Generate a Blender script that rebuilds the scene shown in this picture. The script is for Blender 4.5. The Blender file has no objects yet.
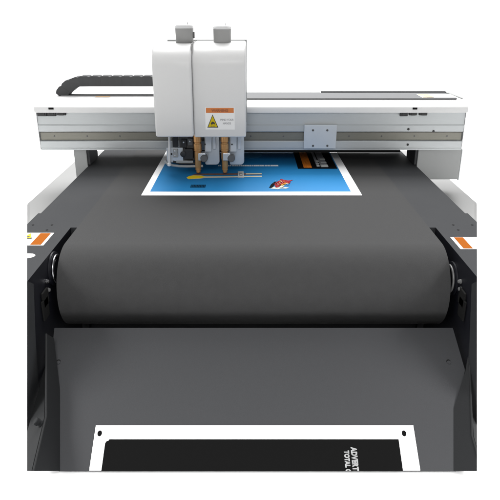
import bpy, bmesh, math, random
from mathutils import Vector, Matrix
random.seed(4)
C = bpy.context.scene.collection
# ------------------------------------------------------------------ camera frame
F = 600.0                                   # focal length in photo pixels (500 wide)
TH = math.atan(245/600)                     # pitch below the horizon
BZ = 0.361                                  # belt plane above the floor
CAM = Vector((-0.009, 0.0, BZ+0.579))
FW = Vector((0, math.cos(TH), -math.sin(TH))); UP = Vector((0, math.sin(TH), math.cos(TH)))
def ray(x, y): return FW + Vector((1,0,0))*((x-250)/F) + UP*((250-y)/F)
def P(x, y, D): return CAM + ray(x, y)*D
def PX(x, y, X): r = ray(x, y); return CAM + r*((X-CAM.x)/r.x)
def PY(x, y, Y): r = ray(x, y); return CAM + r*((Y-CAM.y)/r.y)
def PZ(x, y, Z): r = ray(x, y); return CAM + r*((Z-CAM.z)/r.z)

# ------------------------------------------------------------------ materials
def mat(name, col, rough=.5, metal=0., noise=.0, nscale=60., bump=0., bscale=400., spec=.5, coat=0., stretch=None):
    m = bpy.data.materials.new(name); m.use_nodes = True
    nt = m.node_tree; b = nt.nodes['Principled BSDF']
    b.inputs['Base Color'].default_value = (*col, 1); b.inputs['Roughness'].default_value = rough
    b.inputs['Metallic'].default_value = metal; b.inputs['Specular IOR Level'].default_value = spec
    b.inputs['Coat Weight'].default_value = coat
    tc = nt.nodes.new('ShaderNodeTexCoord'); src = tc.outputs['Object']
    if stretch:
        mp = nt.nodes.new('ShaderNodeMapping'); mp.inputs['Scale'].default_value = stretch
        nt.links.new(src, mp.inputs['Vector']); src = mp.outputs['Vector']
    if noise > 0:
        n = nt.nodes.new('ShaderNodeTexNoise'); n.inputs['Scale'].default_value = nscale; n.inputs['Detail'].default_value = 6
        nt.links.new(src, n.inputs['Vector'])
        r = nt.nodes.new('ShaderNodeValToRGB')
        a = [max(0, c*(1-noise)) for c in col]; z = [min(1, c*(1+noise)) for c in col]
        r.color_ramp.elements[0].position = .3; r.color_ramp.elements[1].position = .7
        r.color_ramp.elements[0].color = (*a, 1); r.color_ramp.elements[1].color = (*z, 1)
        nt.links.new(n.outputs['Fac'], r.inputs['Fac']); nt.links.new(r.outputs['Color'], b.inputs['Base Color'])
        mr = nt.nodes.new('ShaderNodeMapRange'); mr.inputs['To Min'].default_value = rough*.9; mr.inputs['To Max'].default_value = min(1, rough*1.1)
        nt.links.new(n.outputs['Fac'], mr.inputs['Value']); nt.links.new(mr.outputs['Result'], b.inputs['Roughness'])
    if bump > 0:
        n2 = nt.nodes.new('ShaderNodeTexNoise'); n2.inputs['Scale'].default_value = bscale; n2.inputs['Detail'].default_value = 3
        nt.links.new(src, n2.inputs['Vector'])
        bp = nt.nodes.new('ShaderNodeBump'); bp.inputs['Strength'].default_value = bump; bp.inputs['Distance'].default_value = .001
        nt.links.new(n2.outputs['Fac'], bp.inputs['Height']); nt.links.new(bp.outputs['Normal'], b.inputs['Normal'])
    return m
M = dict(
 floor = mat('white_studio_floor', (.88,.88,.88), .6),
 belt = mat('felt_belt', (.0330,.0330,.0333), .85, noise=.07, nscale=40, bump=.45, bscale=1100, spec=.2),
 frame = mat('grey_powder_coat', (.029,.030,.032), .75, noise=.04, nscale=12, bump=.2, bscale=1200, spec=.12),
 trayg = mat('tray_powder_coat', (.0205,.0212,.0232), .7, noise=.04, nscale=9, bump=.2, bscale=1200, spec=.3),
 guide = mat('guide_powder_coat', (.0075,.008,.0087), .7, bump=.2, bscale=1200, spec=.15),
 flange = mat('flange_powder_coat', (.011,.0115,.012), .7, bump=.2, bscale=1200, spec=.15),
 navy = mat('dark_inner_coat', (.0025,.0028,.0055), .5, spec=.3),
 trim = mat('inner_trim_coat', (.022,.023,.025), .5, spec=.3),
 black = mat('black_plastic', (.012,.012,.013), .45),
 hole = mat('hole_black', (.006,.006,.006), .8, spec=.1),
 white = mat('white_painted_cover', (.74,.74,.735), .35, noise=.01, nscale=5, coat=.1),
 white2 = mat('white_painted_head', (.62,.62,.616), .38, noise=.01, nscale=5, coat=.1),
 ledge = mat('pale_base_paint', (.25,.25,.247), .5, noise=.02, nscale=5),
 alu = mat('anodised_aluminium', (.475,.495,.50), .42, metal=.25, noise=.03, nscale=30, stretch=(1,40,40)),
 legm = mat('grey_leg_paint', (.29,.297,.293), .45, noise=.02, nscale=8),
 plate = mat('mounting_plate_metal', (.56,.59,.62), .4, metal=.25, noise=.02, nscale=20),
 rail = mat('steel_rail', (.20,.195,.165), .45, metal=.35, noise=.06, nscale=20, stretch=(1,30,30)),
 greyp = mat('grey_top_plate', (.19,.192,.196), .9, noise=.03, nscale=15, spec=.1),
 chain = mat('chain_plastic', (.072,.073,.075), .7, noise=.05, nscale=40, spec=.2),
 motor = mat('motor_grey', (.255,.255,.25), .45, noise=.03, nscale=40),
 cap = mat('motor_cap_white', (.62,.62,.62), .4),
 chrome = mat('chrome', (.30,.30,.31), .28, metal=1.),
 steel = mat('brushed_steel', (.55,.58,.61), .35, metal=.6, noise=.05, nscale=40),
 brass = mat('bronze_tool', (.56,.30,.12), .30, metal=.7, noise=.10, nscale=60),
 knob = mat('grey_knob', (.10,.10,.10), .4, noise=.05, nscale=60),
 paper = mat('white_print_sheet', (.86,.86,.86), .6),
 blue = mat('blue_ink', (.013,.160,.37), .6, noise=.07, nscale=3, spec=.12),
 blue2 = mat('pale_blue_ink', (.06,.26,.46), .6, spec=.12),
 ink = mat('black_ink', (.0030,.0030,.0030), .8, spec=.05),
 grey_ink = mat('grey_ink', (.22,.22,.23), .7, spec=.1), pale_ink = mat('pale_ink', (.46,.48,.46), .7, spec=.1),
 letter = mat('print_letter_ink', (.20,.20,.20), .5, noise=.3, nscale=160),
 orange_ink = mat('orange_ink', (.46,.13,.014), .6, spec=.1, noise=.3, nscale=30, stretch=(6,.6,1)),
 red_ink = mat('red_ink', (.27,.012,.02), .7, spec=.1), yellow_ink = mat('yellow_ink', (.78,.56,.02), .6, spec=.1),
 cream_ink = mat('cream_ink', (.55,.50,.36), .5), brown_ink = mat('brown_ink', (.16,.08,.05), .5),
 mid_ink = mat('mid_blue_ink', (.006,.055,.12), .8, spec=.05),
 dark_ink = mat('dark_blue_ink', (.004,.014,.028), .8, spec=.05),
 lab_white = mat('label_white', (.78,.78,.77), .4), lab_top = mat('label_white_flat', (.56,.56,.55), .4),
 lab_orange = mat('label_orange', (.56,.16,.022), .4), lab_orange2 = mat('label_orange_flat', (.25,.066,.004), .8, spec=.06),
 lab_yellow = mat('label_yellow', (.56,.42,.012), .6, spec=.1), lab_black = mat('label_black', (.02,.02,.02), .5),
 lab_text = mat('label_text_grey', (.16,.16,.18), .5), lab_brown = mat('label_orange_text', (.30,.08,.02), .5),
 lab_pale = mat('label_pale_yellow', (.72,.58,.28), .5), lab_peach = mat('label_pale_orange', (.70,.45,.22), .5),
)
# ------------------------------------------------------------------ mesh helpers
def finish(bm, name, mats, parent=None, bevel=0, seg=2, smooth=False):
    me = bpy.data.meshes.new(name)
    bmesh.ops.recalc_face_normals(bm, faces=bm.faces)
    if bevel:
        es = [e for e in bm.edges if len(e.link_faces) == 2 and e.calc_face_angle(0) > .5]
        bmesh.ops.bevel(bm, geom=es, offset=bevel, segments=seg, affect='EDGES', profile=.5, clamp_overlap=True)
        for f in bm.faces: f.smooth = False
    bm.to_mesh(me); bm.free()
    for m in (mats if isinstance(mats, (list, tuple)) else [mats]): me.materials.append(m)
    o = bpy.data.objects.new(name, me); C.objects.link(o)
    if smooth:
        for p in me.polygons: p.use_smooth = True
        try: me.set_sharp_from_angle(angle=math.radians(35))
        except Exception: pass
    if parent is not None:
        o.parent = parent; o.matrix_parent_inverse = base_matrix(parent).inverted()
    return o
def base_matrix(o):
    m = Matrix.Translation(o.location) if o.type == 'EMPTY' else Matrix.Identity(4)
    return m
def empty(name, loc, label, cat, group=None):
    o = bpy.data.objects.new(name, None); C.objects.link(o); o.location = loc
    o.empty_display_size = .05; o['label'] = label; o['category'] = cat
    if group: o['group'] = group
    return o
def box(bm, a, b, mi=0):
    x0,y0,z0 = a; x1,y1,z1 = b
    v = [bm.verts.new(p) for p in ((x0,y0,z0),(x1,y0,z0),(x1,y1,z0),(x0,y1,z0),(x0,y0,z1),(x1,y0,z1),(x1,y1,z1),(x0,y1,z1))]
    for f in ((0,1,2,3),(4,7,6,5),(0,4,5,1),(1,5,6,2),(2,6,7,3),(3,7,4,0)):
        bm.faces.new([v[i] for i in f]).material_index = mi
def prism(bm, pts, off, mi=0):
    """polygon pts pushed along vector off"""
    n = len(pts); off = Vector(off)
    a = [bm.verts.new(p) for p in pts]; b = [bm.verts.new(Vector(p)+off) for p in pts]
    bm.faces.new(a).material_index = mi; bm.faces.new(b[::-1]).material_index = mi
    for i in range(n):
        bm.faces.new((a[i], b[i], b[(i+1)%n], a[(i+1)%n])).material_index = mi
def cyl(bm, a, b, r0, r1=None, n=32, mi=0):
    a = Vector(a); b = Vector(b); r1 = r0 if r1 is None else r1
    d = (b-a).normalized(); u = d.orthogonal().normalized(); w = d.cross(u)
    A = []; B = []
    for i in range(n):
        t = 2*math.pi*i/n; k = u*math.cos(t)+w*math.sin(t)
        A.append(bm.verts.new(a+k*r0)); B.append(bm.verts.new(b+k*r1))
    bm.faces.new(A).material_index = mi; bm.faces.new(B[::-1]).material_index = mi
    for i in range(n): bm.faces.new((A[i],B[i],B[(i+1)%n],A[(i+1)%n])).material_index = mi
def lathe(bm, c, axis, prof, n=40, mi=0):
    """prof: list of (distance along axis, radius)"""
    c = Vector(c); d = Vector(axis).normalized(); u = d.orthogonal().normalized(); w = d.cross(u); rings = []
    for (h, r) in prof:
        rings.append([bm.verts.new(c+d*h+(u*math.cos(2*math.pi*i/n)+w*math.sin(2*math.pi*i/n))*max(r,1e-5)) for i in range(n)])
    for A,B in zip(rings, rings[1:]):
        for i in range(n): bm.faces.new((A[i],B[i],B[(i+1)%n],A[(i+1)%n])).material_index = mi
    bm.faces.new(rings[0]).material_index = mi; bm.faces.new(rings[-1][::-1]).material_index = mi
def tube(bm, pts, r, n=10, mi=0):
    pts = [Vector(p) for p in pts]; rings = []
    for i,p in enumerate(pts):
        d = (pts[min(i+1,len(pts)-1)]-pts[max(i-1,0)]).normalized(); u = d.orthogonal().normalized() if i == 0 else (uu - d*uu.dot(d)).normalized()
        uu = u; w = d.cross(u)
        rings.append([bm.verts.new(p+(u*math.cos(2*math.pi*k/n)+w*math.sin(2*math.pi*k/n))*r) for k in range(n)])
    for A,B in zip(rings, rings[1:]):
        for k in range(n): bm.faces.new((A[k],B[k],B[(k+1)%n],A[(k+1)%n])).material_index = mi
    bm.faces.new(rings[0]).material_index = mi; bm.faces.new(rings[-1][::-1]).material_index = mi
def cut(bm, co, no, mi=None):
    """slice the solid, keep the side the normal points away from, close the cut"""
    r = bmesh.ops.bisect_plane(bm, geom=bm.verts[:]+bm.edges[:]+bm.faces[:], plane_co=co, plane_no=no, clear_outer=True, dist=1e-6)
    es = [e for e in r['geom_cut'] if isinstance(e, bmesh.types.BMEdge)]
    if es:
        f = bmesh.ops.edgenet_fill(bm, edges=es)
        if mi is not None:
            for x in f['faces']: x.material_index = mi
# the machine's nose narrows towards the operator: both flanks slope inwards
NL = ray(27,100).cross(ray(27,400)).normalized();  NL = NL if NL.x < 0 else -NL
NR = ray(477,100).cross(ray(477,400)).normalized(); NR = NR if NR.x > 0 else -NR
NB = ray(100,471).cross(ray(400,471)).normalized();  NB = NB if NB.z < 0 else -NB
def taper(bm, mi=None, bottom=False):
    cut(bm, CAM, NL, mi); cut(bm, CAM, NR, mi)
    if bottom: cut(bm, CAM, NB, mi)
class Decal:
    """flat printed shapes on a surface: o origin, ex/ey in-plane axes; every layer sits a hair above the one below"""
    def __init__(s, o, ex, ey, base=.0006): s.o=Vector(o); s.ex=Vector(ex); s.ey=Vector(ey); s.n=s.ex.cross(s.ey).normalized(); s.bm=bmesh.new(); s.m=[]; s.h=base
    def mi(s, m):
        if m not in s.m: s.m.append(m)
        return s.m.index(m)
    def at(s, x, y, k): return s.o+s.ex*x+s.ey*y+s.n*(s.h*k)
    def poly(s, pts, m, k=1):
        prism(s.bm, [s.at(x,y,k) for x,y in pts], -s.n*s.h*.6, s.mi(m))
    def rect(s, x0,y0,x1,y1, m, k=1): s.poly([(x0,y0),(x1,y0),(x1,y1),(x0,y1)], m, k)
    def disc(s, x,y,rx,ry, m, k=1, n=28): s.poly([(x+rx*math.cos(2*math.pi*i/n), y+ry*math.sin(2*math.pi*i/n)) for i in range(n)], m, k)
    def text(s, body, x, y, size, m, k=2, sx=1., rot=0., bold=.0, align='LEFT', space=1.):
        cu = bpy.data.curves.new('t','FONT'); cu.body = body; cu.size = size; cu.offset = bold; cu.align_x = align; cu.space_character = space
        ob = bpy.data.objects.new('t', cu); C.objects.link(ob)
        dg = bpy.context.evaluated_depsgraph_get(); me = ob.evaluated_get(dg).to_mesh()
        t = bmesh.new(); t.from_mesh(me); idx = s.mi(m); vm = {}
        c, q = math.cos(rot), math.sin(rot)
        for v in t.verts:
            px, py = v.co.x*sx, v.co.y
            vm[v.index] = s.bm.verts.new(s.at(x+px*c-py*q, y+px*q+py*c, k))
        for f in t.faces:
            try: s.bm.faces.new([vm[v.index] for v in f.verts]).material_index = idx
            except ValueError: pass
        t.free(); ob.evaluated_get(dg).to_mesh_clear(); bpy.data.objects.remove(ob); bpy.data.curves.remove(cu)
    def build(s, name, parent, trim=False):
        if trim: taper(s.bm, bottom=True)
        return finish(s.bm, name, s.m, parent)

# ------------------------------------------------------------------ setting
bm = bmesh.new()
# studio sweep: floor that curves up into a back wall far behind
prof = [(-14,0),(16,0)] + [(16+6*math.sin(t), 6-6*math.cos(t)) for t in [i*math.pi/2/16 for i in range(1,17)]] + [(22,12)]
rows = [[bm.verts.new((x,y,z)) for x in (-20,20)] for y,z in prof]
for a,b in zip(rows, rows[1:]): bm.faces.new((a[0],a[1],b[1],b[0]))
o = finish(bm, 'floor', M['floor'], smooth=True); o['kind'] = 'structure'
if o.data.polygons[0].normal.z < 0: o.data.flip_normals()

# ------------------------------------------------------------------ machine
mach = empty('cutting_machine', (0,1.5,0), 'large dark grey flatbed conveyor cutting machine with sloping front tray', 'machine')
YA, R = 1.463, .112; BW = .4938
BACK = 3.0
# conveyor belt round the front roller
bm = bmesh.new()
outer = [(BACK, 0)]+[(YA+ (BACK-YA)*(1-i/12), 0) for i in range(1,12)]
arc = [(YA-R*math.sin(math.pi*i/40), -R+R*math.cos(math.pi*i/40)) for i in range(0,41)]
outer += arc + [(BACK, -2*R)]
inner = [(BACK, -2*R+.004)] + [(YA-(R-.004)*math.sin(math.pi*i/40), -R+(R-.004)*math.cos(math.pi*i/40)) for i in range(40,-1,-1)] + [(BACK, -.004)]
prof = outer+inner
va = [bm.verts.new((-BW,y,BZ+z+.001)) for y,z in prof]; vb = [bm.verts.new((BW,y,BZ+z+.001)) for y,z in prof]
n = len(prof)
for i in range(n): bm.faces.new((va[i],vb[i],vb[(i+1)%n],va[(i+1)%n]))
bm.faces.new(va); bm.faces.new(vb[::-1])
finish(bm, 'conveyor_belt', M['belt'], mach, smooth=True)
# roller inside the belt, with bearing discs at both ends
bm = bmesh.new(); lathe(bm, (-.488,YA,BZ-R), (1,0,0), [(0,.03),(0,R-.006),(.976,R-.006),(.976,.03)], 64)
rol = finish(bm, 'roller', M['black'], mach, smooth=True)
for s in (-1,1):
    ms = M['chrome' if s < 0 else 'knob']
    q_ = PX(53.0,274,-.504) if s < 0 else PX(453.2,284,.504)
    Rr = .034; bm = bmesh.new(); N = 48; rings = []
    for i in range(N):
        a = 2*math.pi*i/N; dy, dz = math.cos(a), math.sin(a)
        rings.append([bm.verts.new((q_.x+.003*math.sin(2*math.pi*k/10), q_.y+Rr+dy*(Rr+.0035*math.cos(2*math.pi*k/10)), q_.z+dz*(Rr+.0035*math.cos(2*math.pi*k/10)))) for k in range(10)])
    for i in range(N):
        A, B = rings[i], rings[(i+1)%N]
        for k in range(10): bm.faces.new((A[k],A[(k+1)%10],B[(k+1)%10],B[k]))
    finish(bm, 'bearing_ring', ms, rol, smooth=True)
    bm = bmesh.new(); c_ = (s*.5125, q_.y+Rr, q_.z)
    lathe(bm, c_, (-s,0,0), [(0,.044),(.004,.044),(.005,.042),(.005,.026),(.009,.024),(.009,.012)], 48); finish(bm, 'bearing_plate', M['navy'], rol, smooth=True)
    for (a,b) in (((47.6,281.5),(48.6,290)) if s < 0 else ((459.6,281.5),(460,289))):
        p = PX(a,b,s*.509); bm = bmesh.new(); lathe(bm, (s*.5125,p.y,p.z), (-s,0,0), [(0,.006),(.003,.006),(.004,.0045),(.007,.0045),(.008,.003)], 20)
        finish(bm, 'axle_bolt', ms if b < 285 else M['knob'], rol, smooth=True)
    for (a,b,c,d_) in ((45.6,294,54,299.5),(45.4,302.5,54.5,312)):
        p0, p1 = PX(a,b,-.5), PX(c,d_,-.5); bm = bmesh.new()
        y0, y1 = sorted((p0.y,p1.y)); z0, z1 = sorted((p0.z,p1.z))
        box(bm, (min(s*.5125,s*.507),y0,z0), (max(s*.5125,s*.507),y0+.04,z1)); finish(bm, 'adjuster_block', M['hole'], rol, bevel=.002)
# side panels: rail beside the belt running into the front cabinet
for s in (-1,1):
    bm = bmesh.new()
    pl = [(.4941,BACK),(.637,BACK),(.637,1.71),(.645,1.71),(.645,1.0),(.513,1.0),(.513,1.585),(.4941,1.585)]
    prism(bm, [(s*x,y,BZ) for x,y in pl], (0,0,-BZ+.002))
    taper(bm, bottom=False)
    bmesh.ops.recalc_face_normals(bm, faces=bm.faces)
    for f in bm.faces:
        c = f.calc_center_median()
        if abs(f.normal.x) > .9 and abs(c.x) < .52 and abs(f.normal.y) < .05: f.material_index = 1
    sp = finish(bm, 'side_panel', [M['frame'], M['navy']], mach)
    # inner trim strip at the nose
    bm = bmesh.new()
    X = s*.5125
    def mx(x): return x if s < 0 else 2*252.6-x
    q = [PX(mx(33),284,X), PX(mx(35),340,X), PX(mx(39),400,X), PX(mx(42),450,X), PX(mx(20),450,X), PX(mx(20),278,X)]
    q = [Vector((X, p.y, max(.003,p.z))) for p in q]
    prism(bm, q, (-s*.0015,0,0)); taper(bm)
    finish(bm, 'inner_trim', M['trim'], sp)
    for (px,py) in ((33,225),(52,225),(47,230)):
        p = PZ(mx(px),py,BZ)
        bm = bmesh.new(); lathe(bm, p, (0,0,1), [(-.002,.0035),(.0006,.0035),(.001,.0025)], 16)
        finish(bm, 'screw', M['hole'], sp, smooth=True)
# warning label on the left panel: yellow triangle, orange stripe at the right end
def flat_label(s):
    c = [PZ(x,y,BZ) for x,y in (((9,245.5),(43.5,245.5),(52.5,233),(19,233)) if s<0 else ((462,249.2),(497,249.2),(485,237.2),(457,237.2)))]
    yf, yb = c[0].y, c[2].y
    xi = c[1].x if s<0 else c[0].x                     # inner edge at the front
    w = .135
    x0 = xi-w if s<0 else xi-.004
    x1 = xi if s<0 else xi+w
    d = Decal((x0,yf,BZ), (1,0,0), (0,1,0), .0006); L = x1-x0; Hh = yb-yf
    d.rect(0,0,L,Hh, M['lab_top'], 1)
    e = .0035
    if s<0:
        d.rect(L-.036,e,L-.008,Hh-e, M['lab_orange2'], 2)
        d.poly([(L-.046,Hh*.50),(L-.078,Hh*.50),(L-.062,Hh*.95)], M['lab_black'], 2)
        d.poly([(L-.049,Hh*.53),(L-.075,Hh*.53),(L-.062,Hh*.91)], M['lab_yellow'], 3)
        d.disc(L-.062,Hh*.64,.006,.006, M['lab_black'], 4)
    else:
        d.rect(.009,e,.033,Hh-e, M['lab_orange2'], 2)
    taper(d.bm)
    return d
panels = [o for o in mach.children if o.name.startswith('side_panel')]
flat_label(-1).build('warning_label', panels[0])
flat_label(1).build('warning_label', panels[1])
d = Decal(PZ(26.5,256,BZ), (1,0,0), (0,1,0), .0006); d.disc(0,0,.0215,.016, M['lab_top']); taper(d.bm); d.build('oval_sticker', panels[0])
# base pedestal behind the nose, wider than the rails
for s in (-1,1):
    bm = bmesh.new(); box(bm, (min(s*.64,s*.868),1.62,.002), (max(s*.64,s*.868),BACK+.1,BZ-.125)); taper(bm)
    finish(bm, 'pedestal_ledge', M['ledge'], mach, bevel=.012, seg=4, smooth=True)
bm = bmesh.new(); box(bm, (-.511,1.60,.002), (.511,1.62,BZ-2*R-.004)); finish(bm, 'added_dark_panel', M['navy'], mach); bm = bmesh.new(); box(bm, (-.494,BACK,.002), (.494,BACK+.02,BZ-.01))  # first panel is an added dark sheet keeping the gap below the belt black
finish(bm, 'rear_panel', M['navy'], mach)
# out-feed tray: a sheet sloping down to the operator
S33 = math.radians(33)
T0 = P(250,328,1.497); T0.x = 0
TD = Vector((0,-math.cos(S33),-math.sin(S33))); TN = Vector((0,-math.sin(S33),math.cos(S33)))
def T(x, s, h=0): return Vector((x, T0.y, T0.z)) + TD*s + TN*h
def tray_hit(px, py, h=0):
    r = ray(px,py); o_ = T(0,0,h); t = (o_-CAM).dot(TN)/r.dot(TN); p = CAM+r*t
    return p.x, (p-T(0,0,h)).dot(TD)
SE = tray_hit(250,471)[1]
xb = tray_hit(59,390); xe = tray_hit(60,471)
bm = bmesh.new()
prism(bm, [T(-.497,0),T(.497,0)]+[T(*tray_hit(*q_)) for q_ in ((465,370),(461,395))]+[T(tray_hit(456,471)[0],SE)]+[T(-abs(xe[0])-.003,SE),T(-abs(xb[0])-.004,xb[1]),T(*tray_hit(51.5,355))], -TN*.003)
tray = finish(bm, 'outfeed_tray', M['trayg'], mach)
for (px,py) in ((58.5,361.5),(448.5,361.5)):
    x,s_ = tray_hit(px,py); dcl = Decal(T(x,s_), (1,0,0), -TD, .0005); dcl.disc(0,0,.0052,.0052, M['hole']); dcl.disc(.0006,-.0022,.0046,.0042, M['trayg'],2); dcl.build('mounting_hole', tray)
def TP(x,y): q_ = tray_hit(x,y,.0015); return T(q_[0],q_[1],.0015)
for s in (-1,1):
    p1,p2,p3,p4,p5,p6 = P(47,334,1.452),P(47,417,1.315),P(32.6,479,1.16),TP(60,480),TP(60,390),TP(53,336)
    if s > 0:
        # right guide plate stands a little further out
        p1,p2,p3 = P(468.5,352,1.411),P(471,436,1.327),P(484,480,1.20)
        p4,p5,p6 = TP(454,480),TP(454,408),TP(465.5,371)
    gn = (p4-p2).cross(p5-p2).normalized()
    def onpl(x,y): r = ray(x,y); return CAM+r*((p2-CAM).dot(gn)/r.dot(gn))
    if s < 0: p1,p3,p6 = onpl(47,334),onpl(32.6,479),onpl(54,338)
    else: p1,p3,p6 = onpl(468.5,352),onpl(484,482),onpl(465.5,371)
    side = Vector((s*.004,0,0))
    bm = bmesh.new(); ps = (p1,p2,p3,p4,p5,p6)
    va = [bm.verts.new(p) for p in ps]; vb = [bm.verts.new(p+side) for p in ps]
    for A in (va, vb):
        bm.faces.new((A[0],A[1],A[4],A[5])); bm.faces.new((A[1],A[2],A[3],A[4]))
    for k in range(6): bm.faces.new((va[k],vb[k],vb[(k+1)%6],va[(k+1)%6]))
    cut(bm, CAM, NB); taper(bm)
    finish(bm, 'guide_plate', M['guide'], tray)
    # bright rolled edge along its top
    bm = bmesh.new()
    tube(bm, [p1+side*.5, p1.lerp(p2,.5)+side*.5, p2+side*.5, p2.lerp(p3,.5)+side*.5, p3+side*.5], .0026, 8)
    cut(bm, CAM, NB); taper(bm)
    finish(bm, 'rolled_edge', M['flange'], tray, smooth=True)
    # outer flange from the plate to the cabinet wall
    aw = PX(41,381,-.5115) if s < 0 else PX(474,414,.5115)
    o2 = p2+Vector((s*.0065,0,-.001)); o3 = p3+Vector((s*.0065,0,-.001)); fn = (o3-o2).cross(aw-o2).normalized()
    def onp(x,y): r = ray(x,y); return CAM+r*((o2-CAM).dot(fn)/r.dot(fn))
    if s < 0: fl = [onp(45.6,364),o2,o3,onp(15,480),onp(20,458),aw]
    else: fl = [onp(472.5,418),o2,o3,onp(492,480),onp(486,440),aw]
    if fn.z < 0: fn = -fn
    bm = bmesh.new(); prism(bm, fl, -fn*.004)
    cut(bm, CAM, NB); taper(bm)
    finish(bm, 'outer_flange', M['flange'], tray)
    if s < 0:
        bm = bmesh.new(); a = onp(41,424)
        lathe(bm, a, fn, [(-.001,.0075),(.002,.0075),(.003,.006),(.007,.006),(.008,.0085),(.015,.0085),(.0165,.007)], 24)
        finish(bm, 'clamp_knob', M['guide'], tray, smooth=True)

# ------------------------------------------------------------------ gantry
GY = 2.275
gan = empty('gantry', (0,GY+.08,BZ), 'white and aluminium gantry beam spanning above the grey conveyor belt', 'gantry')
zb, zt = PY(250,150,GY).z, PY(250,112,GY).z
xl, xr = PY(38.5,130,GY).x, PY(463.5,130,GY).x
r0, r1 = PY(250,140.4,GY).z, PY(250,132.2,GY).z        # rail groove
bm = bmesh.new()
# extruded profile with a groove for the rail and a small step under the cover
pf = [(0,zb),(0,zb+.006),(-.0025,zb+.009),(-.0025,r0-.004),(0,r0-.001),(.012,r0-.001),(.012,r1+.001),(0,r1+.001),(-.0025,r1+.004),(-.0025,r1+.026),(.0005,r1+.029),(.0005,zt+.012),(.228,zt+.012),(.228,zb)]
prism(bm, [(xl,GY+y,z) for y,z in pf], (xr-xl,0,0))
beam = finish(bm, 'beam', M['alu'], gan)
bm = bmesh.new(); box(bm, (xl+.004,GY+.003,r0+.001), (xr-.004,GY+.012,r1-.001))
rail = finish(bm, 'guide_rail', M['rail'], gan, bevel=.001, seg=1)
zr = (r0+r1)/2
px = 54.5
while px < 462:
    if not (150 < px < 250 or 300 < px < 340):
        p = PY(px,137,GY+.003); bm = bmesh.new()
        lathe(bm, (p.x,GY+.0035,zr), (0,-1,0), [(0,.0032),(.0012,.0032),(.0016,.0022)], 14); finish(bm, 'bolt', M['knob'], rail, smooth=True)
    px += 32.7
# white cover along the top, rounded front edge
CY = GY-.016; CB = 2.50
bm = bmesh.new()
x0, x1 = PY(34,110,CY).x, PY(468.5,110,CY).x
zlip = PY(250,107.2,CY).z
ytop = CY+.062; ztop = PY(250,98.9,ytop).z; rr = .004
pf = [(CY,zt),(CY,zlip-rr),(CY+.0012,zlip-.001),(CY+rr,zlip+rr*.6),(ytop-.012,ztop-.0035),(ytop-.004,ztop-.0006),(ytop+.004,ztop),(CB,ztop),(CB,zt+.02),(GY+.002,zt+.013),(GY+.002,zt)]
prism(bm, [(x0,y,z) for y,z in pf], (x1-x0,0,0))
cov = finish(bm, 'top_cover', M['white'], gan, smooth=True)
# small black slots in the cover lip, black connector clips under it
for (a,b) in ((48.5,53.5),(412.5,417.5)):
    q0, q1 = PY(a,109.6,CY), PY(b,107.6,CY); bm = bmesh.new()
    box(bm, (q0.x,CY-.001,q0.z), (q1.x,CY+.004,q1.z)); finish(bm, 'lip_slot', M['hole'], cov, bevel=.0008, seg=1)
for (a,b) in ((37.5,46.5),(47.5,55.5),(57,65.5),(400,408),(409,417),(419,427.5)):
    q0, q1 = PY(a,116.2,GY-.006), PY(b,112.4,GY-.006); bm = bmesh.new()
    box(bm, (q0.x,GY-.008,q0.z+ (0 if (a*7)%2<1 else .003)), (q1.x,GY+.004,q1.z)); box(bm, (q0.x+.006,GY-.010,q0.z+.003), (q1.x-.006,GY-.008,q1.z-.002))
    finish(bm, 'cable_clip', M['black'], beam, bevel=.001, seg=1)
# end caps
for s,(a,b) in ((-1,(x0+.002,xl-.0005)),(1,(xr+.0005,x1-.002))):
    bm = bmesh.new(); box(bm, (a,GY-.004,zb+.004), (b,GY+.230,zt-.001)); finish(bm, 'end_cap', M['white'], gan, bevel=.002)
# legs
for s,(a,b) in ((-1,(75,86.4)),(1,(415.6,460))):
    LY = GY+.012
    zl = PY(445,179.5,LY).z
    qa, qb = PY(a,165,LY).x, PY(b,165,LY).x
    if s < 0: qb = -.6405
    else: qa = .6405
    bm = bmesh.new(); box(bm, (qa,LY,zl), (qb,LY+.13,zb-.0005))
    leg = finish(bm, 'leg', M['legm'], gan, bevel=.002)
    # dark inner slide plate
    bm = bmesh.new(); box(bm, (s*.6300 if s>0 else -.6395,LY+.004,BZ+.0025), (s*.6395 if s>0 else -.6300,LY+.128,zb-.001)); finish(bm, 'slide_plate', M['trim'], leg, bevel=.001)
    if s > 0:
        bm = bmesh.new(); box(bm, (qb+.0004,LY+.001,zl-.004), (qb+.004,LY+.12,zb-.001)); finish(bm, 'leg_edge', M['alu'], leg, bevel=.001)
bm = bmesh.new(); box(bm, (-.356,2.490,BZ+.0062), (.622,2.500,zb-.0008)); finish(bm, 'added_light_block', M['black'], gan)  # added screen that stops light leaking under the beam from behind
# mounting plate with four screws
q0, q1 = PY(303.5,148.6,GY-.012), PY(337,125,GY-.012); bm = bmesh.new()
box(bm, (q0.x,GY-.014,q0.z), (q1.x,GY-.0026,q1.z)); mp = finish(bm, 'mounting_plate', M['plate'], gan, bevel=.0015)
for (a,b) in ((313,130.3),(327.3,130.3),(313,145.8),(327.3,145.8)):
    p = PY(a,b,GY-.014); bm = bmesh.new(); lathe(bm, p, (0,-1,0), [(-.002,.0042),(.0012,.0042),(.0018,.003),(.0006,.002)], 16); finish(bm, 'screw', M['knob'], mp, smooth=True)
for (a,b) in ((408.4,129.2),(433.5,131.2),(407.7,144.6)):
    p = PY(a,b,GY-.0025); bm = bmesh.new(); lathe(bm, p, (0,-1,0), [(-.002,.0045),(.0012,.0045),(.002,.003)], 16); finish(bm, 'screw', M['black'], beam, smooth=True)
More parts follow.
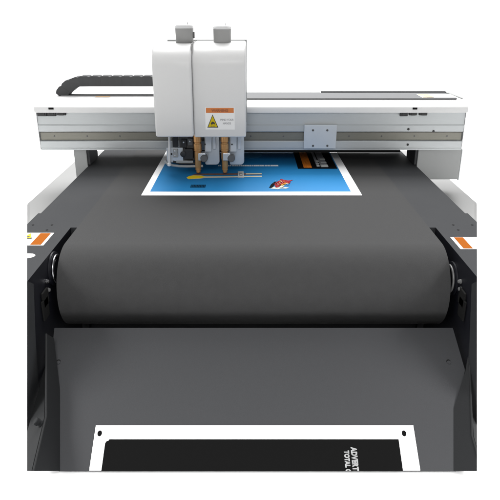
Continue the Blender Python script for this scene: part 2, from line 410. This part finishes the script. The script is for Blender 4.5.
# grey plate and rear rim on the right half of the cover
xa, xc = PY(243,97,2.30).x, PY(448,97,2.38).x
bm = bmesh.new()
ga, gb = PZ(300,98.4,ztop+.003).y, 2.47
prism(bm, [(xa,ga,ztop+.0005),(x1-.030,ga,ztop+.0005),(x1-.030,gb,ztop+.0005),(xa,gb,ztop+.0005)], (0,0,.003)); gp = finish(bm, 'grey_top_plate', M['greyp'], gan)
bm = bmesh.new(); box(bm, (PY(322,92,2.44).x,2.472,ztop+.0005), (x1-.024,2.486,ztop+.008)); finish(bm, 'rear_rim', M['chain'], gan, bevel=.001)
bm = bmesh.new(); box(bm, (PY(247,95,2.42).x,2.4715,ztop+.0005), (PY(321.5,92,2.44).x,2.484,ztop+.004)); finish(bm, 'rear_edge', M['legm'], gan, bevel=.001)
bm = bmesh.new()
ex = x1-.002
prism(bm, [(ex-.020,2.486,ztop+.0005),(ex-.002,2.486,ztop+.0005),(ex-.002,ytop+.004,ztop+.0005),(ex-.008,ytop+.004,ztop+.0005)], (0,0,.003)); finish(bm, 'corner_edge', M['legm'], gan)
d = Decal(Vector((PZ(424,98.6,ztop+.004).x, ga+.012, ztop+.0040)), (1,0,0), (0,1,0), .0006)
d.rect(0,0,.135,.085, M['white'], 1); d.rect(.004,.004,.045,.081, M['lab_pale'], 2); d.rect(.02,.004,.045,.05, M['lab_peach'],3)
d.build('caution_label', gp)
# thin cable channel on the left half, with its small label
bm = bmesh.new(); box(bm, (PY(62,95,2.41).x,2.395,ztop+.0005), (PY(156,95,2.41).x,2.43,ztop+.0035)); cc = finish(bm, 'cable_channel', M['greyp'], gan, bevel=.001)
p = PZ(95,97.3,ztop); d = Decal((p.x,p.y,ztop+.0004), (1,0,0), (0,1,0), .0006); d.rect(0,0,.055,.022, M['lab_peach'],1); d.build('caution_label', cov)

# ------------------------------------------------------------------ cable chain
ch = empty('cable_chain', PY(105,80,2.44), 'dark grey segmented cable chain curving down onto the left of the white beam', 'cable chain')
YC = 2.425; PZTOP = 0; W2 = .028
path = [PY(62.2,95.2,YC),PY(66.5,88.5,YC),PY(72.5,83.4,YC),PY(80.5,80.6,YC)]
path[0].z = ztop+.002
xx = 90.8
while xx < 180: path.append(PY(xx,80.4,YC)); xx += 10.4
hts = [PY(100,75.6,YC).z-PY(100,86.0,YC).z]*len(path)
for i,(a,b) in enumerate(zip(path, path[1:])):
    dv = (b-a); L = dv.length; dv.normalize(); nv = Vector((-dv.z,0,dv.x)); nv = nv if nv.z > 0 else -nv
    h = hts[i]/2*(1.18 if i < 2 else 1); e = .0042; W3 = W2 - (.0004 if i%2 else 0)
    bm = bmesh.new()
    # outline of one link: chamfered top corners leave the notches that read along the chain's back
    pts = [(-e,-h),(L+e,-h),(L+e,h*.72),(L*.82,h*.98),(L*.2,h*.98),(-e,h*.72)]
    prism(bm, [a+dv*u+nv*w+Vector((0,-W3,0)) for u,w in pts], (0,2*W3,0))
    finish(bm, 'link', M['chain'], ch, bevel=.0012, seg=1)
    for u in (L*.5,):
        pass

# ------------------------------------------------------------------ cutting head
HY = 2.045
head = empty('tool_carriage', PY(200,137,HY+.1), 'white boxy cutting head with two grey motors on top, hanging before the beam', 'tool carriage')
zhb = PY(200,137,HY).z
def cover(a, b, ytop, Y0, Y1, name, yb):
    z0 = PY(200,yb,Y0).z; z1 = PY(200,ytop,Y0).z; xa, xb_ = PY(a,100,Y0).x, PY(b,100,Y0).x
    bm = bmesh.new(); rr = .075
    pf = [(Y0,z0)]+[(Y0+rr-rr*math.cos(t), z1-rr+rr*math.sin(t)) for t in [math.pi/2*i/20 for i in range(21)]]+[(Y1,z1),(Y1,z0)]
    prism(bm, [(xa,y,z) for y,z in pf], (xb_-xa,0,0))
    return finish(bm, name, M['white2'], head, bevel=.007 if name == 'cover' else .004, seg=4, smooth=True), (xa,xb_,z0,z1)
c1, e1 = cover(153.5,192.3,44.6,HY,2.24,'cover',137.2)
c2, e2 = cover(192.9,246,43.6,HY+.016,2.24,'cover',137.6)
# back plate that shows above and right of the covers
bm = bmesh.new(); box(bm, (e1[0]+.03,2.2405,e2[2]+.02), (e2[1]+.0025,2.256,e2[3]+.003)); finish(bm, 'back_plate', M['legm'], head, bevel=.001)
bm = bmesh.new(); box(bm, (e1[1]-.0015,HY+.03,e1[3]-.03), (e2[0]+.001,2.2403,e1[3]+.002)); finish(bm, 'seam_strip', M['motor'], head, bevel=.0004, seg=1)
for (cx,yt,yb) in ((184.8,24.6,42.5),(222.4,25.6,42.5)):
    ym = 2.15; p0 = PY(cx,yb,ym); zt_ = PY(cx,yt,ym).z; z0 = e2[3]-.002
    hh = zt_-z0; rm = 9.1*2.03/600
    bm = bmesh.new()
    # rounded-square motor body
    def ring(r, z, sq=.62, n=48):
        out = []
        for i in range(n):
            t = 2*math.pi*i/n; c,s_ = math.cos(t), math.sin(t)
            f = (abs(c)**4+abs(s_)**4)**(-.25)
            rr_ = r*(f*sq+(1-sq)) if sq else r
            rr_ = min(rr_, r*1.18)
            out.append(bm.verts.new((p0.x+c*rr_, ym+s_*rr_, z)))
        return out
    rs = [ring(rm*.97,z0), ring(rm*.98,z0+hh*.5), ring(rm,z0+hh*.80)]
    for A,B in zip(rs,rs[1:]):
        for i in range(48): bm.faces.new((A[i],A[(i+1)%48],B[(i+1)%48],B[i]))
    bm.faces.new(rs[0]); bm.faces.new(rs[-1])
    mo = finish(bm, 'motor', M['motor'], head, smooth=True)
    bm = bmesh.new()
    rs = [ring(rm,z0+hh*.803), ring(rm,z0+hh*.90), ring(rm*.9,z0+hh*.985), ring(rm*.8,z0+hh)]
    for A,B in zip(rs,rs[1:]):
        for i in range(48): bm.faces.new((A[i],A[(i+1)%48],B[(i+1)%48],B[i]))
    bm.faces.new(rs[0]); bm.faces.new(rs[-1])
    finish(bm, 'motor_cap', M['cap'], mo, smooth=True)
    bm = bmesh.new(); cyl(bm, (p0.x+.012,ym,z0+hh*.99), (p0.x+.0125,ym,z0+hh+.008), .0016, .0011, 10); finish(bm, 'cable_stub', M['legm'], mo, smooth=True)
    if cx < 200:
        bm = bmesh.new(); box(bm, (p0.x+rm*.98,ym-.012,z0+hh*.25), (p0.x+rm*1.12,ym+.012,z0+hh*.6)); finish(bm, 'connector', M['knob'], mo, bevel=.001)
# warning label on the right cover
Yf = HY+.016
a, b = PY(205.6,129.6,Yf), PY(234.6,107.4,Yf)
d = Decal((a.x,Yf,a.z), (1,0,0), (0,0,1), .0005); L, Hh = b.x-a.x, b.z-a.z
d.rect(0,0,L,Hh, M['lab_white'], 1)
d.rect(L*.03,Hh*.76,L*.97,Hh*.98, M['lab_orange'], 2)
d.text('WARNING', L*.5, Hh*.81, Hh*.155, M['lab_brown'], 3, align='CENTER', bold=.0006)
cx_ = L*.25
d.poly([(cx_-L*.19,Hh*.09),(cx_+L*.19,Hh*.09),(cx_,Hh*.69)], M['lab_black'], 2)
d.poly([(cx_-L*.155,Hh*.125),(cx_+L*.155,Hh*.125),(cx_,Hh*.62)], M['lab_yellow'], 3)
# a hand over a toothed wheel
d.poly([(cx_-L*.07,Hh*.29),(cx_-L*.015,Hh*.37),(cx_+L*.05,Hh*.34),(cx_+L*.08,Hh*.27),(cx_+L*.05,Hh*.23),(cx_+L*.01,Hh*.28),(cx_-L*.02,Hh*.22),(cx_-L*.05,Hh*.24)], M['lab_black'], 4)
d.poly([(cx_-L*.09,Hh*.15),(cx_-L*.04,Hh*.18),(cx_,Hh*.16),(cx_+L*.04,Hh*.18),(cx_+L*.09,Hh*.15)], M['lab_black'], 4)
d.text('MIND YOUR', L*.735, Hh*.40, Hh*.135, M['lab_text'], 2, sx=.80, align='CENTER', bold=0)
d.text('HANDS', L*.735, Hh*.24, Hh*.135, M['lab_text'], 2, sx=.80, align='CENTER', bold=0)
d.build('warning_label', c2)
# tools under the right cover: bronze spindle, clamp, knob and silver carrier, twice
TY = 2.14
for k,xo in enumerate((0,27)):
    def q(x,y,Y=TY): return PY(x+xo,y,Y)
    zs = PZ(200,174.6,BZ+.006).z
    tx = q(197.7,150).x
    bm = bmesh.new()
    ztip = BZ+.0095
    zc = q(198,137.5).z
    lathe(bm, (tx,TY,0), (0,0,1), [(ztip,.004),(ztip+.004,.0085),(ztip+.012,.0085),(ztip+.0125,.0108),(q(0,168).z,.0108),(q(0,167.9).z,.0098),(q(0,167.3).z,.0098),(q(0,167.2).z,.0112),(q(0,160).z,.0115),(q(0,158).z,.0125),(q(0,151.4).z,.0125),(q(0,151.3).z,.0108),(q(0,150.7).z,.0108),(q(0,150.6).z,.0145),(q(0,149.2).z,.0145),(q(0,149.1).z,.0135),(q(0,148.7).z,.0135),(q(0,148.6).z,.0145),(q(0,143.6).z,.0145),(q(0,143).z,.0125),(q(0,142).z,.0125),(q(0,141.4).z,.0145),(zc+.03,.0145)], 28)
    tl = finish(bm, 'spindle', M['brass'], head, smooth=True)
    bm = bmesh.new(); box(bm, (q(193.4,0).x,TY-.020,q(0,159.4).z), (q(201.5,0).x,TY+.016,q(0,152.2).z)); finish(bm, 'clamp', M['steel'], tl, bevel=.002)
    # carrier plate with a rounded lower corner
    xa, xb_ = q(200.5,0,TY+.02).x, q(216.6,0,TY+.02).x; z0_, z1_ = q(0,164.4,TY+.02).z, zc+.03
    bm = bmesh.new(); r_ = .014
    pts = [(xa,z1_),(xa,z0_+.004),(xa+.004,z0_)]+[(xb_-r_+r_*math.sin(t), z0_+r_-r_*math.cos(t)) for t in [math.pi/2*i/6 for i in range(7)]]+[(xb_,z1_)]
    prism(bm, [(x,TY+.014,z) for x,z in pts], (0,.018,0)); ca = finish(bm, 'carrier', M['steel'], tl, bevel=.0015)
    bm = bmesh.new(); box(bm, (xa+.004,TY+.002,q(0,152).z), (xa+.026,TY+.0135,z1_)); finish(bm, 'slide_block', M['plate'], tl, bevel=.0015)
    bm = bmesh.new(); box(bm, (xa+.030,TY+.006,q(0,150).z), (xa+.042,TY+.0135,z1_)); finish(bm, 'slide_rod', M['plate'], tl, bevel=.003)
    p = q(204.4,157.2); bm = bmesh.new(); lathe(bm, (p.x,TY+.013,p.z), (0,-1,0), [(0,.008),(.014,.008),(.015,.0135),(.033,.0135),(.036,.0115)], 28); finish(bm, 'knob', M['knob'], tl, smooth=True)
    p = q(205,144.5); bm = bmesh.new(); lathe(bm, (p.x,TY+.002,p.z), (0,-1,0), [(0,.0028),(.002,.0028)], 12); finish(bm, 'screw', M['black'], tl)
# left side of the head: bracket, black camera box, cable loop
def q(x,y,Y=TY): return PY(x,y,Y)
bm = bmesh.new(); box(bm, (q(158,0).x,TY+.01,q(0,163).z), (q(176,0).x,TY+.018,q(0,148.5).z)); box(bm, (q(166,0).x,TY+.01,q(0,157).z), (q(171.5,0).x,TY+.0095,q(0,150).z)); fb = finish(bm, 'foot_bracket', M['steel'], head, bevel=.002)
bm = bmesh.new(); cyl(bm, q(169.4,166,TY-.01), q(169.4,134,TY-.01), .0042, None, 16); finish(bm, 'guide_rod', M['cap'], head, smooth=True)
bm = bmesh.new(); lathe(bm, q(169.4,166.4,TY-.01), (0,0,1), [(0,.003),(.003,.007),(.012,.007),(.014,.004)], 16); finish(bm, 'rod_foot', M['cap'], head, smooth=True)
p = q(171,149.5); bm = bmesh.new(); lathe(bm, (p.x,TY+.0095,q(0,154.6).z), (0,-1,0), [(0,.0035),(.0015,.0035)], 12); finish(bm, 'screw', M['black'], fb)
bm = bmesh.new(); box(bm, (q(172,0).x,TY+.022,q(0,162).z), (q(194,0).x,TY+.09,q(0,138).z)); finish(bm, 'drive_housing', M['knob'], head, bevel=.004)
bm = bmesh.new(); box(bm, (q(178.5,0).x,TY-.006,q(0,159).z), (q(187.5,0).x,TY+.0215,q(0,149).z)); box(bm, (q(187.9,0).x,TY+.004,q(0,159.5).z), (q(191,0).x,TY+.0215,q(0,147).z)); finish(bm, 'camera_box', M['black'], head, bevel=.002)
for (xa,ya,xb2,yb2,dy,mm) in ((172.5,147.5,177.5,138,.004,'trim'),(181,148.5,186,140,.010,'black'),(187.8,146,192.5,139,.006,'knob'),(173,157.5,177.5,149.5,.002,'legm'),(176,163.5,193,161.2,.006,'legm')):
    a_, b_ = q(xa,ya), q(xb2,yb2); bm = bmesh.new(); box(bm, (a_.x,TY+dy,a_.z), (b_.x,TY+.0218,b_.z)); finish(bm, 'drive_block', M[mm], head, bevel=.0015)
for (xa,ya) in ((174.8,151.3),(174.8,155.6),(189.8,141.5),(183.5,142.5)):
    p = q(xa,ya); bm = bmesh.new(); lathe(bm, (p.x,TY+.0105,p.z), (0,-1,0), [(0,.0028),(.0095,.0028),(.010,.002)], 12); finish(bm, 'drive_screw', M['steel'], head, smooth=True)
bm = bmesh.new(); lathe(bm, q(183,154,TY-.006), (0,-1,0), [(0,.010),(.004,.010),(.005,.008)], 24); finish(bm, 'camera_lens', M['trim'], head, smooth=True)
bm = bmesh.new(); tube(bm, [q(164.5,161),q(167,163.5),q(172,165.3),q(179,166.2),q(187,166.4),q(194,166.2),q(203,166)], .0045, 10); finish(bm, 'pale_hose', M['legm'], head, smooth=True)
bm = bmesh.new(); tube(bm, [q(173,161.5,TY+.012),q(180,163.2,TY+.012),q(188,163.6,TY+.012),q(195,163,TY+.012)], .005, 10); finish(bm, 'dark_hose', M['black'], head, smooth=True)
bm = bmesh.new(); box(bm, (e1[0]+.01,2.12,zhb+.001), (e2[1]-.01,2.23,zhb+.012)); finish(bm, 'base_plate', M['trim'], head)

# ------------------------------------------------------------------ printed sheets
# upper: blue poster lying on the belt
zp = BZ+.0016
a, b = PZ(141.3,195,zp+.002), PZ(362,195,zp+.002)
up = empty('printed_sheet', ((a.x+b.x)/2,a.y+.4,zp), 'white bordered blue poster lying flat on the belt under the cutting head', 'poster')
YB = 2.86
bm = bmesh.new(); box(bm, (a.x,a.y,zp), (b.x,YB,zp+.002)); finish(bm, 'paper', M['paper'], up)
ZT = zp+.002
d = Decal((0,0,ZT), (1,0,0), (0,1,0), .0005)
def w(x,y): p = PZ(x,y,ZT); return (p.x,p.y)
il, ir = w(150,191.7), w(351,191.7)
d.rect(il[0],il[1],ir[0],YB-.03, M['blue'],1)
d.build('blue_print', up)
d = Decal((0,0,ZT), (1,0,0), (0,1,0), .0005)
q0, q1 = w(298,169), w(337.5,169); d.rect(q0[0],q0[1],q1[0],YB-.09, M['ink'],2)
for (xa,xb_,yy,m) in ((303.8,312,168,'orange_ink'),(316.8,319.6,167,'grey_ink'),(321,328.2,167.4,'grey_ink')):
    r0_, r1_ = w(xa,yy), w(xb_,yy); d.rect(r0_[0],r0_[1],r1_[0],YB-.12, M[m],3)
# pale blocks near the front end of the grey strips
for (xa,xb_,y0_,y1_) in ((321.6,324,167,165.2),(324.8,327.4,167,165),(317,319.2,166.6,165.4),(316.4,318.6,164.6,163.4),(316,318.2,162.4,160.8),(321,326,163.2,162.2),(320,324.5,160.4,159)):
    r0_, r1_ = w(xa,y0_), w(xb_,y1_); d.rect(r0_[0],r0_[1],r1_[0],r1_[1], M['pale_ink'],4)
d.build('black_print_panel', up)
d = Decal((0,0,ZT), (1,0,0), (0,1,0), .0005)
c_ = w(251,155.4); d.disc(c_[0],c_[1],.045,.055, M['blue2'],2)
d.build('oval_print', up)
d = Decal((0,0,ZT), (1,0,0), (0,1,0), .0005)
# thin white caption line and a dark caption, far too small to read in the photo
xx = 218.
while xx < 277:
    wd = random.choice((1.2,1.6,2.1,.8)); r0_, r1_ = w(xx,166.4), w(xx+wd,165.2); d.rect(r0_[0],r0_[1],r1_[0],r1_[1], M['paper'],2); xx += wd+random.choice((.25,.3,.6))
d.build('caption_print', up)
d = Decal((0,0,ZT), (1,0,0), (0,1,0), .0005)
r0_, r1_ = w(190,187.9), w(206,184.9); d.rect(r0_[0],r0_[1],r1_[0],r1_[1], M['mid_ink'],2)
xx = 190.2
while xx < 205.5:
    wd = random.choice((.7,1.0,1.3)); r0_, r1_ = w(xx,187.5), w(xx+wd,185.3); d.rect(r0_[0],r0_[1],r1_[0],r1_[1], M['dark_ink'],3); xx += wd+.35
d.build('dark_caption_print', up)
d = Decal((0,0,ZT), (1,0,0), (0,1,0), .0005)
def pp(pts, m, k): d.poly([w(x,y) for x,y in pts], M[m], k)
pp([(186.6,178),(189,176.4),(193,175.6),(201,175.6),(206,176.6),(262,176),(262,177),(206,178),(200,178.8),(188.5,179.4)],'cream_ink',2)
pp([(186.6,178),(189,176.4),(193,175.8),(200.5,176),(205,177.2),(200,178.6),(188.5,179.2)],'yellow_ink',3)
pp([(192,175.4),(196,174),(261.5,173.4),(262,174.8),(200,175.4)],'brown_ink',3)
pp([(246,173.8),(261.5,173.6),(261.8,174.6),(246,174.8)],'cream_ink',4)
pp([(238,178),(244,178),(243.6,171.8),(237.8,171.8)],'pale_ink',4)
pp([(239.4,176.6),(242.6,176.6),(242.4,173.4),(239.2,173.4)],'grey_ink',5); pp([(240.2,175.8),(241.8,175.8),(241.7,174.6),(240.1,174.6)],'pale_ink',6)
d.build('pencil_print', up)
d = Decal((0,0,ZT), (1,0,0), (0,1,0), .0005)
pp([(269,188),(271,184.6),(275,181.6),(277,182.8),(274,185.6),(273,188.4)],'ink',2)
pp([(270.5,189),(274,187),(277,187.6),(279,186.8),(282,188.2),(285,187.4),(289,188),(286,189),(281,188.8),(278,189.5)],'pale_ink',3)
pp([(274,184.4),(277,182.2),(281,180.4),(280,179.2),(284,180.2),(288,181),(293,180.4),(289.4,182.2),(290.8,183),(285,184.4),(279,185),(275.4,187)],'red_ink',4)
pp([(281,184.8),(285,183.2),(288.4,183.4),(284,185.2),(279.6,186.4)],'orange_ink',5)
pp([(275,186.6),(278,185.2),(281,185.8),(279,187.6),(276,188.2)],'red_ink',5)
pp([(279,187),(283.6,185.8),(284.4,186.8),(281,188.4)],'cream_ink',6)
for i in range(60):
    x_ = random.gauss(279.5,4.5); y_ = 184.8-(x_-279.5)*.12+random.gauss(0,1.5); y_ = min(188.8,max(179.8,y_)); s_ = random.uniform(.25,.7)
    pp([(x_-s_,y_),(x_,y_+s_*.6),(x_+s_,y_),(x_+s_*.2,y_-s_*.7)], random.choice(('red_ink','ink','pale_ink','orange_ink','cream_ink','red_ink','ink','dark_ink','yellow_ink')), 7+i*.12)
d.build('splash_print', up)
# lower: finished black print in the tray
lo = empty('printed_sheet', T(0,.3), 'black print with white border and corner dots resting in the sloping front tray', 'poster')
h1 = .0006
L0, R0 = tray_hit(95.9,425.3,.0018), tray_hit(413.2,425.3,.0018)
SB = SE-.0009
bm = bmesh.new(); prism(bm, [T(L0[0],L0[1],h1),T(R0[0],R0[1],h1),T(R0[0],SB,h1),T(L0[0],SB,h1)], TN*.0012); cut(bm, CAM, NB); finish(bm, 'paper', M['paper'], lo)
d = Decal(T(0,0,.0018), (1,0,0), -TD, .0004)
def t2(x,y): p = tray_hit(x,y,.0018); return (p[0],-p[1])
a, b = t2(105.6,439.2), t2(398.6,439.2)
d.poly([(a[0],-SE-.01),(b[0],-SE-.01),(b[0],b[1]),(a[0]+.0085,a[1]),(a[0]+.0065,a[1]-.0035),(a[0]+.003,a[1]-.004),(a[0],a[1]-.009)], M['ink'],1); cut(d.bm, CAM, NB)
d.build('black_print', lo)
d = Decal(T(0,0,.0018), (1,0,0), -TD, .0004)
for x_,y_ in ((99.7,433.4),(404,433.4)):
    d = Decal(T(0,0,.0018), (1,0,0), -TD, .0004); c_ = t2(x_,y_); d.disc(c_[0],c_[1],.0052,.0068, M['ink'],1); d.build('corner_dot', lo)
d = Decal(T(0,0,.0018), (1,0,0), -TD, .0004)
c_ = t2(351,447.6); d.text('ADVERTIS', c_[0], c_[1], .0165, M['letter'], 2.2, sx=.74, rot=-math.pi/2, bold=.0011, space=1.12)
c_ = t2(344.2,450.8); d.text('TOTAL CO', c_[0], c_[1], .0140, M['letter'], 2.2, sx=.76, rot=-math.pi/2, bold=.0010, space=1.08)
cut(d.bm, CAM, NB); d.build('lettering', lo)

# ------------------------------------------------------------------ light
wd = bpy.data.worlds.new('World'); bpy.context.scene.world = wd; wd.use_nodes = True
bg = wd.node_tree.nodes['Background']; bg.inputs['Color'].default_value = (1,1,1,1); bg.inputs['Strength'].default_value = .80
def area(name, loc, target, size, power, col=(1,1,1), spread=180):
    l = bpy.data.lights.new(name, 'AREA'); l.shape = 'SQUARE'; l.size = size; l.energy = power; l.color = col; l.spread = math.radians(spread)
    o = bpy.data.objects.new(name, l); C.objects.link(o); o.location = loc
    o.rotation_euler = (Vector(target)-Vector(loc)).to_track_quat('-Z','Y').to_euler(); return o
area('softbox_overhead', (-0.4,2.75,3.6), (0,2.0,BZ), 2.0, 150)
area('background_fill', (0,10,8), (0,11.5,0), 9, 5000)  # added fill lamp, brightens the far floor and back wall to white
area('floor_fill', (-1.9,.9,1.5), (-1.3,1.0,0), .8, 36, spread=80)  # added fill lamp, lifts the floor beside the left flank to white
area('floor_fill', (1.9,.9,1.5), (1.3,1.0,0), .8, 36, spread=80)  # matching added fill for the floor on the right
area('floor_fill', (0,-.7,1.8), (0,.1,0), .9, 42, spread=100)  # added fill in front: whitens the floor, bounces light onto front faces

cam = bpy.data.cameras.new('camera'); co = bpy.data.objects.new('camera', cam); C.objects.link(co)
co.location = CAM; co.rotation_euler = (math.pi/2-TH, 0, 0)
cam.sensor_width = 36; cam.lens = 36*F/500; cam.clip_start = .01; cam.clip_end = 200
sc = bpy.context.scene; sc.camera = co
sc.view_settings.view_transform = 'Standard'; sc.view_settings.look = 'None'; sc.view_settings.exposure = -0.75; sc.view_settings.gamma = 1
